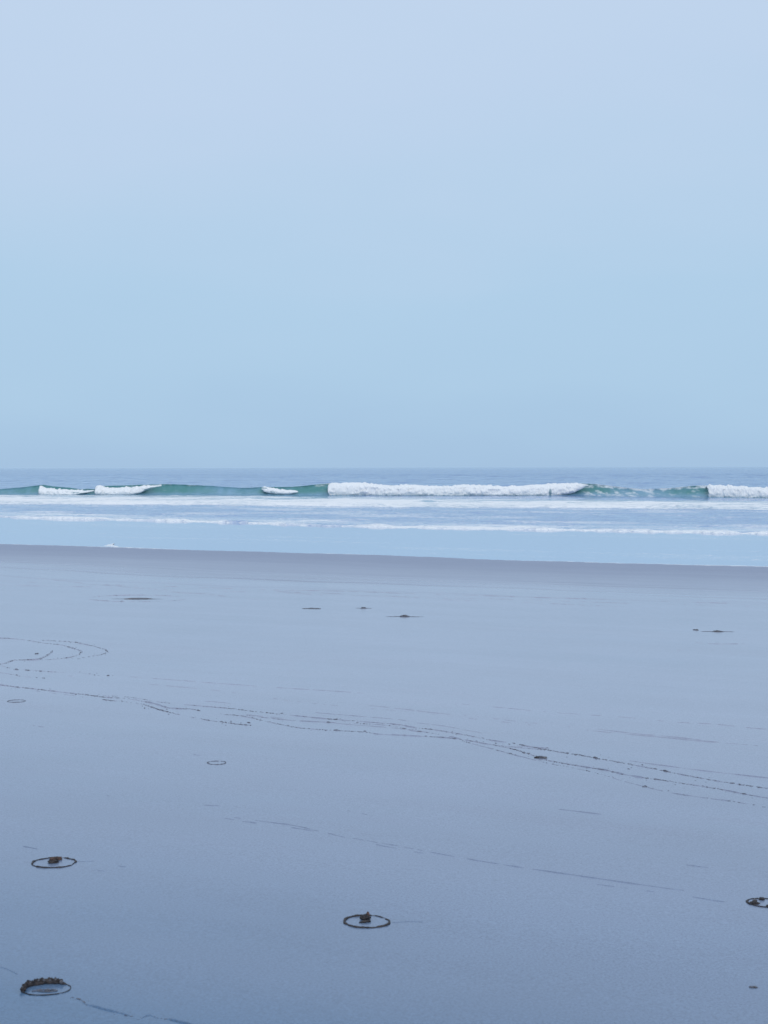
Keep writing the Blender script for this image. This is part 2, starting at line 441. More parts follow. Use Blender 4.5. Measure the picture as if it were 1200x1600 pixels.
# ------------------------------------------------------------------ the breaking wave
CREST = [(-400, 764), (-150, 766), (0, 765), (40, 761.3), (62, 758.5), (90, 761.5), (125, 765), (146, 764.5), (158, 760.5), (200, 758.8), (255, 757), (330, 759.8), (375, 763), (410, 761.5),
         (455, 761.5), (480, 759), (505, 756.3), (515, 755.5), (560, 757), (620, 759), (780, 761.5), (860, 759), (915, 756.2), (940, 757.3), (975, 762), (1010, 765.3), (1050, 763.3),
         (1085, 760), (1105, 759.5), (1150, 761), (1200, 763.5), (1300, 761), (1600, 765)]
CRX, CRY = np.array(CREST).T
def wave_frame(px):
    """world foot of the wave under a photo column, and metres per pixel there"""
    base = np.interp(px, *np.array(WBASE).T)
    p = np.array([on_level(a, b, SEA) for a, b in zip(px, base)])
    return p, base, np.hypot(p[:, 0], p[:, 1]) / FPX
def build_wave():
    root = thing('breaking_wave', 'long green wave rising and breaking in white water across the whole view', 'wave', (0, float(wave_y(0)), SEA))
    loc = np.array((0, float(wave_y(0)), SEA))
    px = np.arange(-380, 1580, 0.9)
    p, base, mpp = wave_frame(px)
    H = (base - np.interp(px, CRX, CRY)) * mpp * 1.0 + 0.02
    H = H + 0.035 * fbm(px / 9, px * 0, octv=3, seed=71)
    H = np.clip(H, 0.15, None)
    # profile: (offset seaward / H, height / H)
    o1 = np.array([-1.6, -0.9, -0.4, 0.0, 0.25, 0.5, 0.7, 0.86, 0.97, 1.04, 1.06, 1.02, 1.0, 1.06, 1.2, 1.5, 1.9, 2.6, 3.6, 5.0, 7.0, 9.5])
    h1 = np.array([-0.10, -0.03, 0.02, 0.06, 0.13, 0.24, 0.38, 0.54, 0.70, 0.82, 0.91, 0.965, 0.99, 1.0, 0.985, 0.94, 0.86, 0.70, 0.48, 0.24, 0.04, -0.12])
    q = np.linspace(0, len(o1) - 1, 80)
    off = np.interp(q, np.arange(len(o1)), o1); hh = np.interp(q, np.arange(len(h1)), h1)
    off = np.convolve(np.pad(off, 2, 'edge'), np.ones(5) / 5, 'valid'); hh = np.convolve(np.pad(hh, 2, 'edge'), np.ones(5) / 5, 'valid')
    hh = hh / hh.max()
    X = p[:, 0][None, :] + 0 * off[:, None]
    Y = p[:, 1][None, :] + off[:, None] * H[None, :] * 1.15
    Z = SEA + hh[:, None] * H[None, :]
    steep = np.interp(px, [-400, -60, 20, 60, 150, 225, 250, 290, 345, 385, 410, 500, 905, 940, 975, 1020, 1060, 1106, 1600], [.4, .5, .6, .85, .8, .9, 1, .95, .35, .45, .8, 1, 1, .95, .45, .35, .75, 1, .8])
    Y = Y - (np.clip(1.0 - off, 0, 1.0)[:, None]) * H[None, :] * (1 - steep)[None, :] * 1.6
    rough = fbm(X / 0.9, Z / 0.35 + Y / 3, octv=3, seed=73)
    Y = Y + 0.10 * rough
    Z = Z + 0.02 * rough
    PX = px[None, :] + 0 * off[:, None]
    top = sst(0.62, 1.0, hh)[:, None] * (np.arange(80) < np.argmax(hh) + 6)[:, None]
    lip = np.interp(px, [0, 180, 200, 300, 330, 480, 496, 516, 900, 915, 1000, 1040, 1100, 1110], [0, 0, .3, .2, 0, 0, .45, .6, .9, .55, .7, .5, .55, .9]) * (1 + 0.8 * fbm(px / 6, px * 0 + 4, octv=3, seed=153))
    f = lip[None, :] * top * 0.95
    # lacing of froth drawn up the right hand face
    lace = np.interp(px, [0, 480, 500, 890, 905, 960, 1020, 1060, 1100, 1120], [0, 0, .22, .2, .42, .42, .36, .18, .36, .4])
    f = f + lace[None, :] * sst(0.0, 0.5, fbm(PX / 9 + Z * 2, Z / 0.28, octv=3, seed=79) + 0.1)
    f = np.clip(f, 0, 1)
    chop = 0.5 + 0 * f
    clear = sst(0.04, 0.45, hh)[:, None] * np.clip(1.25 * steep - 0.2, 0.08, 1)[None, :]  # silty blue-grey foot also carries sky reflection painted into the colour
    clear = 1 - np.clip(clear + 0.30 * fbm(PX / 7, Z / 0.5, octv=3, seed=77), 0, 1)
    co = np.stack([X, Y, Z], -1).reshape(-1, 3) - loc
    mesh_np('wave_face', co, grid_faces(*X.shape), M_WAVE, root, {'foam': f, 'chop': chop, 'clear': clear})
    # white water: (x, top y, bottom y) along each broken stretch
    BROKEN = [
        [(60.5, 760, 772.5), (63, 760.5, 773.8), (70, 763, 774.3), (85, 765, 774.5), (105, 765.5, 774), (120, 765.8, 773), (132, 766, 770.5), (141, 766, 768), (147, 765.8, 766.6)],
        [(147.5, 763, 772), (150, 760.5, 773.5), (158, 760, 774), (168, 762.5, 774), (185, 762.5, 774), (205, 761.8, 773), (218, 760.5, 770), (230, 759, 765), (243, 758.6, 760.5), (252, 758, 758.8)],
        [(408.5, 761, 765), (412, 760.5, 768), (420, 762, 770), (430, 763.5, 771.2), (442, 765, 771.8), (452, 766, 771.5), (460, 766.5, 769.5), (466, 767.5, 768.5)],
        [(512.5, 760, 773.5), (515, 756, 774.5), (520, 754.6, 775), (545, 754.6, 775), (570, 754.8, 775), (590, 757.5, 775), (610, 759.3, 775), (640, 757.6, 775), (660, 758.5, 775), (690, 760, 775), (730, 757.8, 775),
         (760, 758.8, 775), (785, 760.5, 775), (820, 758.8, 775), (850, 757.5, 775), (858, 756.5, 775.5), (870, 755.8, 774.5), (885, 755.2, 773), (898, 755.8, 769.5), (908, 756.2, 764), (917, 757.3, 759.5), (922, 757.7, 758.3)],
        [(1107, 763, 777), (1109, 760.5, 778), (1113, 758.8, 778.5), (1122, 758.6, 778.8), (1140, 759.8, 779), (1160, 760.8, 779.2), (1185, 762.3, 779.5), (1200, 763.3, 779.6), (1240, 761, 780), (1300, 762, 780.5), (1360, 764, 781), (1400, 768, 779)],
    ]
    LAB = ['short low patch of white water at the far left of the wave', 'sloping tongue of white water left of the tall green face',
           'small sagging patch of white water before the big break', 'longest and tallest wall of white water in the middle', 'white water wall running out at the right edge']
    for b, lab in zip(BROKEN, LAB):
        b = np.array(b, float)
        pq = np.arange(b[0, 0], b[-1, 0] + 0.01, 0.55)
        p2, base2, m2 = wave_frame(pq)
        ty = np.interp(pq, b[:, 0], b[:, 1]); by = np.interp(pq, b[:, 0], b[:, 2])
        zt = (base2 - ty) * m2; zb = (base2 - by) * m2 - 0.06
        zt = zt + 0.20 * np.abs(fbm(pq / 7, pq * 0 + 3, octv=4, seed=83, gain=0.6)) * np.clip((zt - zb) / 0.8, 0, 1) - 0.02
        hgt = np.clip(zt - zb, 0.03, None)
        n = 44
        th = np.linspace(-0.5 * math.pi, 1.5 * math.pi, n, endpoint=False)
        # flat-fronted bulge: front leans out at the foot, back stays near the face
        dep = np.clip(hgt * 0.75, 0.10, 0.9)
        cy = 0.55 * np.clip(hgt, 0.2, 1.4) + 0.25
        Yc = -np.cos(th)[:, None] * np.sign(1) * dep[None, :]
        Zc = (zb + hgt / 2)[None, :] + np.sign(np.sin(th))[:, None] * (np.abs(np.sin(th)) ** 0.8)[:, None] * hgt[None, :] / 2
        lean = (1 - (Zc - zb[None, :]) / hgt[None, :])
        X = p2[:, 0][None, :] + 0 * Yc
        Y = p2[:, 1][None, :] + cy[None, :] + Yc - 0.45 * lean * dep[None, :]
        Z = Zc
        a = np.abs(fbm(X / 0.75, Z / 0.5, Y / 0.8, octv=5, seed=89, gain=0.6))
        amp = np.clip(hgt / 1.0, 0.1, 1)[None, :]
        Y = Y - 0.55 * amp * (a - 0.12) * np.clip(np.cos(th), 0, 1)[:, None]
        Z = Z + 0.16 * amp * (fbm(X / 0.5, Y / 0.5, Z / 0.5, octv=4, seed=97, gain=0.6)) * np.clip(np.sin(th), 0, 1)[:, None]
        X = X + 0.15 * amp * fbm(X / 0.6, Z / 0.6, Y / 0.6, octv=3, seed=101)
        rel = (Zc - zb[None, :]) / hgt[None, :]
        ends = np.minimum(pq - pq[0], pq[-1] - pq)
        fo = 1.25 - 0.75 * np.exp(-(ends / 3.5))[None, :] - 0.55 * (1 - sst(0.0, 0.22, rel)) * sst(1.2, 0.4, hgt)[None, :] - 0.25 * sst(0.1, .5, fbm(X / 1.2, Z / 0.5, octv=3, seed=151)) - 0.9 * sst(1.1, 0.5, hgt)[None, :] * sst(-0.1, .5, fbm(X / 0.9, Z / 0.22, octv=4, seed=152))
        fo = fo - 1.6 * np.exp(-((pq - 860) / 2.6) ** 2)[None, :] * np.exp(-((rel - 0.36) / 0.3) ** 2)
        co = np.stack([X, Y, Z + SEA], -1)
        fo = np.swapaxes(np.broadcast_to(fo, X.shape), 0, 1)
        co = np.swapaxes(co, 0, 1).reshape(-1, 3) - loc      # rows along the wave, closed round
        o = mesh_np('white_water', co, grid_faces(len(pq), n, True), M_WHITE, root, {'foam': fo, 'chop': 0.6 + 0 * fo, 'clear': 0.6 + 0 * fo})
        o['label'] = lab
build_wave()

# ------------------------------------------------------------------ spent white water in front of it
def build_bore():
    px = np.arange(-330, 1530, 1.0)
    bx = np.interp(px, *np.array(BORE).T)
    p = np.array([on_level(a, b, SEA) for a, b in zip(px, bx)])
    back = np.interp(px, [-300, 0, 300, 450, 600, 760, 900, 1000, 1200, 1500], [44, 43, 40, 40, 38, 32, 30, 30, 32, 32])
    q = np.concatenate([np.linspace(-0.02, 0.08, 26), np.linspace(0.085, 1.0, 80)])
    X = p[:, 0][None, :] * (1 + 0 * q[:, None])
    Y = p[:, 1][None, :] + q[:, None] * back[None, :]
    rag = 0.9 * fbm(px / 16, px * 0, octv=4, seed=103)
    Y = Y + rag[None, :]
    hm = 0.24 + 0.14 * fbm(px / 60, px * 0 + 9, octv=3, seed=107)
    hq = sst(-0.02, 0.045, q) * (1 - 0.75 * sst(0.1, 1.0, q))
    fr = fbm(X / 1.6, Y / 1.6, octv=4, seed=109)
    Z = SEA - 0.05 + hq[:, None] * hm[None, :] + 0.13 * np.abs(fr) * hq[:, None] * (1 - sst(.95, 1, q))[:, None] + 0.03 * sst(0.0, .06, q)[:, None]
    Z = Z - 0.25 * sst(0.93, 1.0, q)[:, None]
    f = 0.93 - 0.36 * sst(0.2, 0.8, q)[:, None] + 0.75 * fbm(X / 5.5, Y / 3.2, octv=4, seed=113) * sst(0.04, .2, q)[:, None]
    f = f - 0.36 * (1 - sst(-0.01, 0.12, q))[:, None] * (0.6 + 0.9 * fbm(X / 7, Y / 5, octv=3, seed=161))
    f = f - 0.10 * (1 + fbm(X / 18, Y / 9, octv=3, seed=163))
    # one gap where the water shows green through the froth
    PX = px[None, :] + 0 * q[:, None]
    f = f - 0.9 * np.exp(-((PX - 678) / 13) ** 2 - ((q[:, None] - 0.30) / 0.2) ** 2)
    loc = np.array((0, float(bore_y(0)), SEA))
    o = mesh_np('spent_wave', np.stack([X, Y, Z], -1).reshape(-1, 3) - loc, grid_faces(*X.shape), M_WAVE, None, {'foam': np.clip(f, 0, 1), 'chop': 0.5 + 0 * X, 'clear': 1 + 0 * X})
    o.location = loc
    tag(o, 'wide flat band of white foam rolling in just in front of the breaking wave', 'foam band')
build_bore()

def build_swash():
    px = np.arange(-290, 1490, 0.8)
    fy = np.interp(px, *np.array(SWASH).T); ty = np.interp(px, *np.array(SWASH_T).T)
    p = np.array([on_level(a, b, SEA) for a, b in zip(px, fy)])
    pb = np.array([on_level(a, b, SEA) for a, b in zip(px, ty)])
    dep = np.clip(pb[:, 1] - p[:, 1], 1.5, None)
    q = np.concatenate([np.linspace(-0.04, 0.12, 20), np.linspace(0.13, 1.0, 40)])
    X = p[:, 0][None, :] * (1 + 0 * q[:, None])
    rag = 0.5 * fbm(px / 14, px * 0 + 2, octv=4, seed=127)
    Y = p[:, 1][None, :] + rag[None, :] + q[:, None] * dep[None, :]
    hm = np.clip(0.065 + 0.09 * fbm(px / 45, px * 0 + 5, octv=4, seed=131), 0.015, None)
    hq = sst(-0.04, 0.06, q) * (1 - 0.7 * sst(0.15, 1.0, q))
    Z = SEA - 0.03 + hq[:, None] * (hm[None, :] + 0.03) + 0.05 * np.abs(fbm(X / 0.6, Y / 0.9, octv=4, seed=137)) * hq[:, None]
    Z = Z - 0.10 * sst(0.9, 1.0, q)[:, None]
    f = 0.74 - 0.70 * sst(0.06, 0.85, q)[:, None] + 0.9 * fbm(X / 2.6, Y / 1.3, octv=4, seed=139) * sst(0.02, 0.2, q)[:, None] - 0.3 * sst(0, .6, fbm(X / 4, Y / 9, octv=3, seed=157))
    loc = np.array((0, float(_sw[5, 1]), SEA))
    o = mesh_np('swash_line', np.stack([X, Y, Z], -1).reshape(-1, 3) - loc, grid_faces(*X.shape), M_SEA, None, {'foam': np.clip(f, 0, 1), 'chop': 0.5 + 0 * X, 'clear': 0.6 + 0 * X})
    o.location = loc
    tag(o, 'thin white foam line at the front of the swash sliding over the shallows', 'foam line')
build_swash()

def build_tongue():
    """the little wedge of froth at the water's edge on the left"""
    poly = [(160, 853.4), (169, 850.4), (177, 848.6), (180, 848.9), (175, 850.6), (181, 853.2), (188, 855.6), (178, 854.6), (168, 853.6)]
    pts = np.array([on_level(a, b, SEA) for a, b in poly])
    c = pts.mean(0)
    ring = []
    for i in range(len(pts)):
        a, b = pts[i], pts[(i + 1) % len(pts)]
        for k in np.linspace(0, 1, 12, endpoint=False): ring.append(a * (1 - k) + b * k)
    ring = np.array(ring)
    ring = ring + 0.06 * np.stack([fbm(ring[:, 0] * 3, ring[:, 1] * 2, octv=3, seed=141), fbm(ring[:, 0] * 3 + 9, ring[:, 1] * 2, octv=3, seed=142)], -1)
    rows = []
    for k in np.linspace(1, 0.04, 9):
        r = c + (ring - c) * k
        h = SEA - 0.01 + 0.03 * (1 - k ** 4) + 0.015 * fbm(r[:, 0] * 6, r[:, 1] * 3, octv=3, seed=143)
        rows.append(np.stack([r[:, 0], r[:, 1], h], -1))
    loc = np.array((c[0], c[1], SEA))
    V = np.array(rows).reshape(-1, 3) - loc
    o = mesh_np('foam_patch', V, grid_faces(9, len(ring), True), M_SEA, None, {'foam': np.full(len(V), 0.62), 'chop': np.full(len(V), 0.3), 'clear': np.full(len(V), 1.0)})
    o.location = loc
    tag(o, 'small white wedge of foam left at the edge of the water', 'foam patch')
build_tongue()

# ------------------------------------------------------------------ marks in the sand
def curve_on_sand(pts, step):
    w3 = np.array([on_sand(a, b) for a, b in pts])
    # smooth through the points (Catmull-Rom), then even steps
    P = np.vstack([2 * w3[0] - w3[1], w3, 2 * w3[-1] - w3[-2]])
    outp = []
    for i in range(1, len(P) - 2):
        a, b, c, d = P[i - 1], P[i], P[i + 1], P[i + 2]
        n = max(2, int(np.linalg.norm(c - b) / step))
        for k in np.linspace(0, 1, n, endpoint=False):
            outp.append(0.5 * ((2 * b) + (-a + c) * k + (2 * a - 5 * b + 4 * c - d) * k * k + (-a + 3 * b - 3 * c + d) * k ** 3))
    outp.append(w3[-1])
    return np.array(outp)
RV, RF, RW = [], [], []
def ridge(pts, width, height, seed, breaks=0.0):
    """a low ridge thrown up beside a groove; fades in and out along its run"""
    global RV, RF, RW
    width *= 0.34; height *= 0.45
    c = curve_on_sand(pts, max(0.012, width * 0.8))
    if len(c) < 4: return
    d = np.gradient(c[:, :2], axis=0)
    d /= np.linalg.norm(d, axis=1)[:, None] + 1e-9
    nrm = np.stack([-d[:, 1], d[:, 0]], -1)
    L_ = np.concatenate([[0], np.cumsum(np.linalg.norm(np.diff(c[:, :2], axis=0), axis=1))])
    sw = 0.7 * width * fbm(L_ / (width * 16), L_ * 0 + seed, octv=4, seed=seed)
    amp = height * np.clip(0.65 + 1.1 * fbm(L_ / 0.6, L_ * 0, octv=3, seed=seed + 1) + 1.3 * fbm(L_ / 0.07, L_ * 0, octv=3, seed=seed + 2) - breaks, 0, 1.5)
    amp *= np.minimum(1, np.minimum(L_, L_[-1] - L_) / (0.08 * L_[-1] + 1e-6))
    prof = [(-1.4, -0.004), (-0.8, 0.15), (-0.4, 0.7), (-0.1, 1.0), (0.15, 0.7), (0.45, 0.12), (0.8, 0.25), (1.4, -0.004)]
    rows = []
    for (o_, h_) in prof:
        xy = c[:, :2] + nrm * (sw + o_ * width * 0.5)[:, None]
        z = sand_z(xy[:, 0], xy[:, 1]) + (h_ * amp if h_ > 0 else -0.004) + 0.0005
        if h_ > 0: z = z - 0.0015 * (amp < 0.0008)
        rows.append(np.stack([xy[:, 0], xy[:, 1], z], -1))
    base = sum(len(v) for v in RV)
    V = np.array(rows)
    RV.append(V.reshape(-1, 3))
    RF.append(grid_faces(len(prof), len(c)) + base)
def jig(pts, dy, dx=0, n=0.0):
    return [(a + dx, b + dy + random.uniform(-n, n)) for a, b in pts]

A = [(-60, 1064), (0, 1070), (30, 1074), (60, 1077), (100, 1082), (130, 1085), (160, 1089), (200, 1092), (235, 1098), (260, 1105), (275, 1107), (300, 1108), (316, 1112)]
A2 = [(150, 1087), (200, 1089), (250, 1097), (300, 1102), (350, 1106), (400, 1112), (450, 1117), (500, 1122), (560, 1127), (620, 1132), (650, 1137), (690, 1142), (730, 1149), (770, 1157),
      (800, 1161), (840, 1169), (880, 1176), (900, 1179), (950, 1188), (1000, 1197), (1080, 1213), (1150, 1225), (1200, 1232), (1290, 1248)]
A3 = [(345, 1116), (380, 1119), (420, 1128), (460, 1136), (500, 1140), (570, 1144), (590, 1147), (630, 1149), (700, 1153), (750, 1160), (800, 1170), (838, 1182), (860, 1189), (900, 1196), (950, 1204), (980, 1211),
      (1040, 1220), (1080, 1226), (1130, 1234), (1160, 1240), (1200, 1247), (1290, 1262)]
A4 = [(380, 1117), (450, 1125), (520, 1129), (600, 1133), (640, 1140), (700, 1150), (745, 1160), (800, 1167), (850, 1172), (900, 1180)]
A5 = [(720, 1157), (780, 1173), (850, 1191), (920, 1205), (980, 1222), (1040, 1237), (1090, 1245), (1150, 1253), (1210, 1264)]
A6 = [(40, 1078), (100, 1085), (160, 1093), (220, 1100), (260, 1112), (330, 1126), (420, 1137)]
H1 = [(-40, 996), (0, 997), (20, 998), (40, 1000), (70, 1005), (90, 1007), (105, 1010), (122, 1015.5), (127, 1019.5), (115, 1025.5), (95, 1029), (70, 1031)]
H2 = [(60, 1000), (90, 1001.5), (112, 1003), (130, 1006), (155, 1012), (167, 1017), (161, 1022), (142, 1025.5), (122, 1029.5)]
H3 = [(82, 1017), (78, 1021), (68, 1027), (58, 1030.5), (40, 1031), (20, 1032), (10, 1036), (-8, 1039)]
H4 = [(-20, 1037), (0, 1040), (20, 1045), (45, 1047.5), (95, 1050.5)]
H5 = [(-20, 1049), (0, 1051), (20, 1054), (35, 1057), (50, 1058), (72, 1060)]
H6 = [(118, 1049), (128, 1050), (138, 1052), (150, 1055), (165, 1056), (184, 1055)]
LN = [(335, 1273), (400, 1282), (460, 1290), (500, 1299), (560, 1311), (640, 1325), (720, 1340), (800, 1353), (860, 1362), (930, 1372), (1000, 1382), (1080, 1393), (1150, 1402)]
LN2 = [(340, 1277), (400, 1286), (450, 1292), (520, 1304), (600, 1322), (700, 1340)]
LN3 = [(900, 1377), (980, 1388), (1060, 1398), (1130, 1409), (1166, 1413)]
Z1 = [(-30, 1502), (0, 1511), (14, 1516), (30, 1524)]
Z2 = [(104, 1557), (122, 1561), (135, 1569), (150, 1573), (165, 1577), (182, 1581), (206, 1588)]
Z3 = [(206, 1589), (216, 1593), (226, 1588), (235, 1586), (246, 1591), (262, 1592), (290, 1599), (330, 1610)]

def far_line(y0, y1, x0=-40, x1=1240, n=12, j=1.0):
    return [(x0 + (x1 - x0) * k, y0 + (y1 - y0) * k + random.uniform(-j, j)) for k in np.linspace(0, 1, n)]
i = 0
for pts, wd, ht, br in [
        (A, .030, .012, .0), (A2, .026, .009, .15), (A3, .026, .009, .15), (A4, .022, .007, .3), (A5, .020, .006, .35), (A6, .02, .006, .3),
        (H1, .035, .012, .2), (H2, .035, .011, .3), (H3, .035, .014, .1), (H4, .035, .007, .3), (H5, .03, .007, .35),
        (LN, .016, .0045, .1), (LN2, .014, .004, .2), (LN3, .012, .004, .2), (Z1, .014, .006, .1), (Z2, .016, .010, .0), (Z3, .014, .008, .0),
        (far_line(1101, 1172, 560, 1240), .03, .005, .2), (far_line(1088, 1142, 560, 1240), .03, .005, .3), (far_line(1120, 1172, 700, 1240), .03, .005, .3),
        ([(790, 1164), (880, 1172), (980, 1188), (1090, 1203), (1230, 1219)], .025, .006, .0),
        (jig(A2[2:14], -8), .02, .004, .35), (jig(A2[4:12], 6), .02, .004, .35),
        ([(20, 1045), (120, 1052), (240, 1060), (400, 1072), (600, 1085)], .03, .005, .35),
        ([(70, 1052), (200, 1066), (330, 1078), (480, 1098), (640, 1112)], .03, .004, .35),
        (far_line(907, 945), .10, .014, .35), (far_line(912, 950), .07, .010, .5), (far_line(903, 938, 40, 420), .07, .012, .3), (far_line(922, 950, 400, 1000), .08, .010, .4),
        ([(140, 1240), (260, 1254), (400, 1262)], .014, .003, .3), ([(480, 1255), (560, 1270), (640, 1288)], .014, .003, .3),
        ([(870, 1264), (905, 1268), (945, 1273)], .016, .0045, .0), ([(1035, 1347), (1070, 1351), (1110, 1356)], .012, .003, .2),
        ([(1085, 1004), (1115, 1006), (1165, 1006)], .03, .007, .2), ([(1052, 1015), (1066, 1016)], .03, .006, .2),
        ([(35, 1322), (50, 1325), (66, 1328.5)], .010, .004, .0), ([(172, 1351), (185, 1353), (200, 1355)], .010, .003, .0), ([(118, 1346), (135, 1346), (150, 1345)], .010, .002, .0),
        ([(150, 1360), (162, 1361), (175, 1363)], .010, .002, .0), ([(30, 1132), (55, 1134), (85, 1139)], .02, .005, .1), ([(230, 1180), (240, 1181), (256, 1181)], .02, .004, .1),
        ([(300, 1179), (312, 1180), (322, 1180)], .015, .003, .1), ([(610, 1442), (640, 1440), (665, 1441)], .008, .0018, .0), ([(515, 1446), (530, 1445), (545, 1443)], .008, .0018, .0)]:
    ridge(pts, wd, ht, 200 + 3 * i, br); i += 1
# wide ring scuffed round the far brown patch
c0 = (215, 936)
ringp = [(c0[0] + 76 * math.cos(a), c0[1] - 1 + 5.2 * math.sin(a)) for a in np.linspace(0.1, 2 * math.pi - 0.2, 26)]
ridge(ringp, .06, .013, 401, 0.25)
V = np.concatenate(RV); F = np.concatenate(RF)
o = mesh_np('sand_ridges', V, F, M_SAND, attrs={'wet': np.full(len(V), 0.1), 'near': sheen_fade(*landward(V[:, 0], V[:, 1]))})
tag(o, 'faint drag lines and low ridges drawn over the sand', kind='structure')

# ------------------------------------------------------------------ wrack lines: dark fragments, also standing in for shade in the track grooves
def fragments(name, runs, label, cat, group, mat, size, density, seed, scatter=1.0):
    rs = np.random.default_rng(seed)
    V, F = [], []
    first = None
    for pts in runs:
        c = curve_on_sand(pts, 0.02)
        Ls = np.concatenate([[0], np.cumsum(np.linalg.norm(np.diff(c, axis=0), axis=1))])
        n = int(Ls[-1] * density * 1.7)
        clump = lambda l: 0.5 + 0.8 * fbm(l / 0.22, l * 0 + seed, octv=4, seed=seed) + 0.35 * fbm(l / 2.2, l * 0, octv=2, seed=seed + 7)
        ll = rs.uniform(0, Ls[-1], n * 2)
        ll = ll[rs.uniform(0, 1, n * 2) < np.clip(clump(ll), 0.02, 1)][:n]
        for l in ll:
            k = min(np.searchsorted(Ls, l), len(c) - 1)
            d = c[k] - c[max(0, k - 1)]
            ang = math.atan2(d[1], d[0]) + rs.normal(0, 0.35)
            s = size * 0.45 * rs.lognormal(0, 0.45)
            x = c[k, 0] + rs.normal(0, size * 0.9) * scatter; y = c[k, 1] + rs.normal(0, size * 0.9) * scatter
            if rs.uniform() < 0.06: x += rs.normal(0, size * 9) * scatter; y += rs.normal(0, size * 9) * scatter
            z = float(sand_z(x, y))
            # a small irregular chip: six sided, lower rim sunk in the sand, raised middle
            m = 6
            b = len(V)
            ca, sa = math.cos(ang), math.sin(ang)
            a0 = rs.uniform(0, 1)
            for q in range(m):
                th = a0 + q * 2 * math.pi / m
                r = s * rs.uniform(0.7, 1.2)
                lx, ly = r * 2.2 * math.cos(th), r * 0.7 * math.sin(th)
                V.append((x + lx * ca - ly * sa, y + lx * sa + ly * ca, z - 0.002))
            for q in range(m):
                px_, py_, _ = V[b + q]
                V.append((x + (px_ - x) * 0.62, y + (py_ - y) * 0.62, z + s * rs.uniform(0.2, 0.5)))
            V.append((x, y, z + s * rs.uniform(0.4, 0.75)))
            for q in range(m):
                q2 = (q + 1) % m
                F.append((b + q, b + q2, b + m + q2)); F.append((b + q, b + m + q2, b + m + q)); F.append((b + m + q, b + m + q2, b + 2 * m))
            if first is None: first = np.array((x, y, z))
    o = mesh_np(name, np.array(V) - first, np.array(F), mat, smooth=False)
    o.location = first
    return tag(o, label, cat, group, kind='stuff')
G = 'lines of dark wrack along tracks in the sand'
fragments('wrack', [A, A[3:7], A6[2:]], 'dark thread of wrack coming in from the left edge below the hooked line', 'wrack', G, M_BITS, .0075, 75, 301)
fragments('wrack', [A2, A2[10:], A2[14:]], 'upper long dotted line of wrack running down to the right edge', 'wrack', G, M_BITS, .0065, 50, 302)
fragments('wrack', [A3, A3[9:]], 'lower long dotted line of wrack passing beside the grey lump', 'wrack', G, M_BITS, .0065, 62, 303)
fragments('wrack', [A4, A5], 'faint short dotted line of wrack between and below the long lines', 'wrack', G, M_BITS, .0055, 34, 304)
fragments('wrack', [H1, H2, H3, H3[2:]], 'hooked double curve of wrack at the left edge', 'wrack', G, M_BITS, .0085, 45, 305)
fragments('wrack', [H4, H5, H6], 'scattered dots of wrack under the hooked curve', 'wrack', G, M_BITS, .0085, 26, 306)
fragments('wrack', [Z2, Z2, Z3], 'crooked thread of wrack trailing from the nearest sand pit', 'wrack', G, M_BITS, .0030, 130, 307)
fragments('wrack', [ringp[:11], ringp[14:]], 'sparse wide oval of wrack round the far brown patch', 'wrack', G, M_BITS, .010, 9, 308)

# ------------------------------------------------------------------ rings and lumps of weed
def tube(path, rad, mat, name, parent, nseg=8, closed=True, squash=1.0, bumps=0.25, seed=1):
    path = np.asarray(path, float); n = len(path)
    rad = np.broadcast_to(np.asarray(rad, float), (n,)).copy()
    d = np.roll(path, -1, 0) - np.roll(path, 1, 0) if closed else np.gradient(path, axis=0)
    d /= np.linalg.norm(d, axis=1)[:, None] + 1e-9
    up = np.array((0, 0, 1.0))
    sd = np.cross(d, up); sd /= np.linalg.norm(sd, axis=1)[:, None] + 1e-9
    u2 = np.cross(sd, d)
    th = np.linspace(0, 2 * math.pi, nseg, endpoint=False)
    V = path[:, None, :] + rad[:, None, None] * (np.cos(th)[None, :, None] * sd[:, None, :] + squash * np.sin(th)[None, :, None] * u2[:, None, :])
    nn = fbm(V[..., 0] * 70, V[..., 1] * 70, V[..., 2] * 70, octv=3, seed=seed)
    V = path[:, None, :] + (V - path[:, None, :]) * (1 + bumps * 2.2 * nn)[..., None]
    F = grid_faces(n, nseg, True)
    if closed:
        k = np.arange(nseg); k2 = (k + 1) % nseg
        F = np.vstack([F, np.stack([(n - 1) * nseg + k, (n - 1) * nseg + k2, k2, k], -1)])
    return mesh_np(name, V.reshape(-1, 3), F, mat, parent)
def lump(name, parent, mat, loc, size, seed, label=None):
    if name == 'clot': size = tuple(1.06 * v for v in size)
    """knobbly clot of weed"""
    nu, nv = 40, 22
    a = np.linspace(0, 2 * math.pi, nu, endpoint=False)[None, :]
    b = np.linspace(-0.48 * math.pi, 0.497 * math.pi, nv)[:, None]
    D = np.stack([np.cos(b) * np.cos(a), np.cos(b) * np.sin(a), np.sin(b) + 0 * a], -1)
    n = fbm(D[..., 0] * 2.2 + seed, D[..., 1] * 2.2, D[..., 2] * 2.2, octv=4, seed=seed, gain=0.6)
    r = 1 + 0.75 * n
    V = D * r[..., None] * np.array(size) + np.array(loc)
    o = mesh_np(name, V.reshape(-1, 3), grid_faces(nv, nu, True), mat, parent)
    if label: o['label'] = label
    return o
def ring_path(rx, ry, tilt, n, wob, seed, z=0.0):
    a = np.linspace(0, 2 * math.pi, n, endpoint=False)
    r = 1 + wob * fbm(np.cos(a) * 1.6 + 7, np.sin(a) * 1.6, octv=3, seed=seed)
    x, y = rx * r * np.cos(a), ry * r * np.sin(a)
    return a, np.stack([x * math.cos(tilt) - y * math.sin(tilt), x * math.sin(tilt) + y * math.cos(tilt), z + 0 * a], -1)
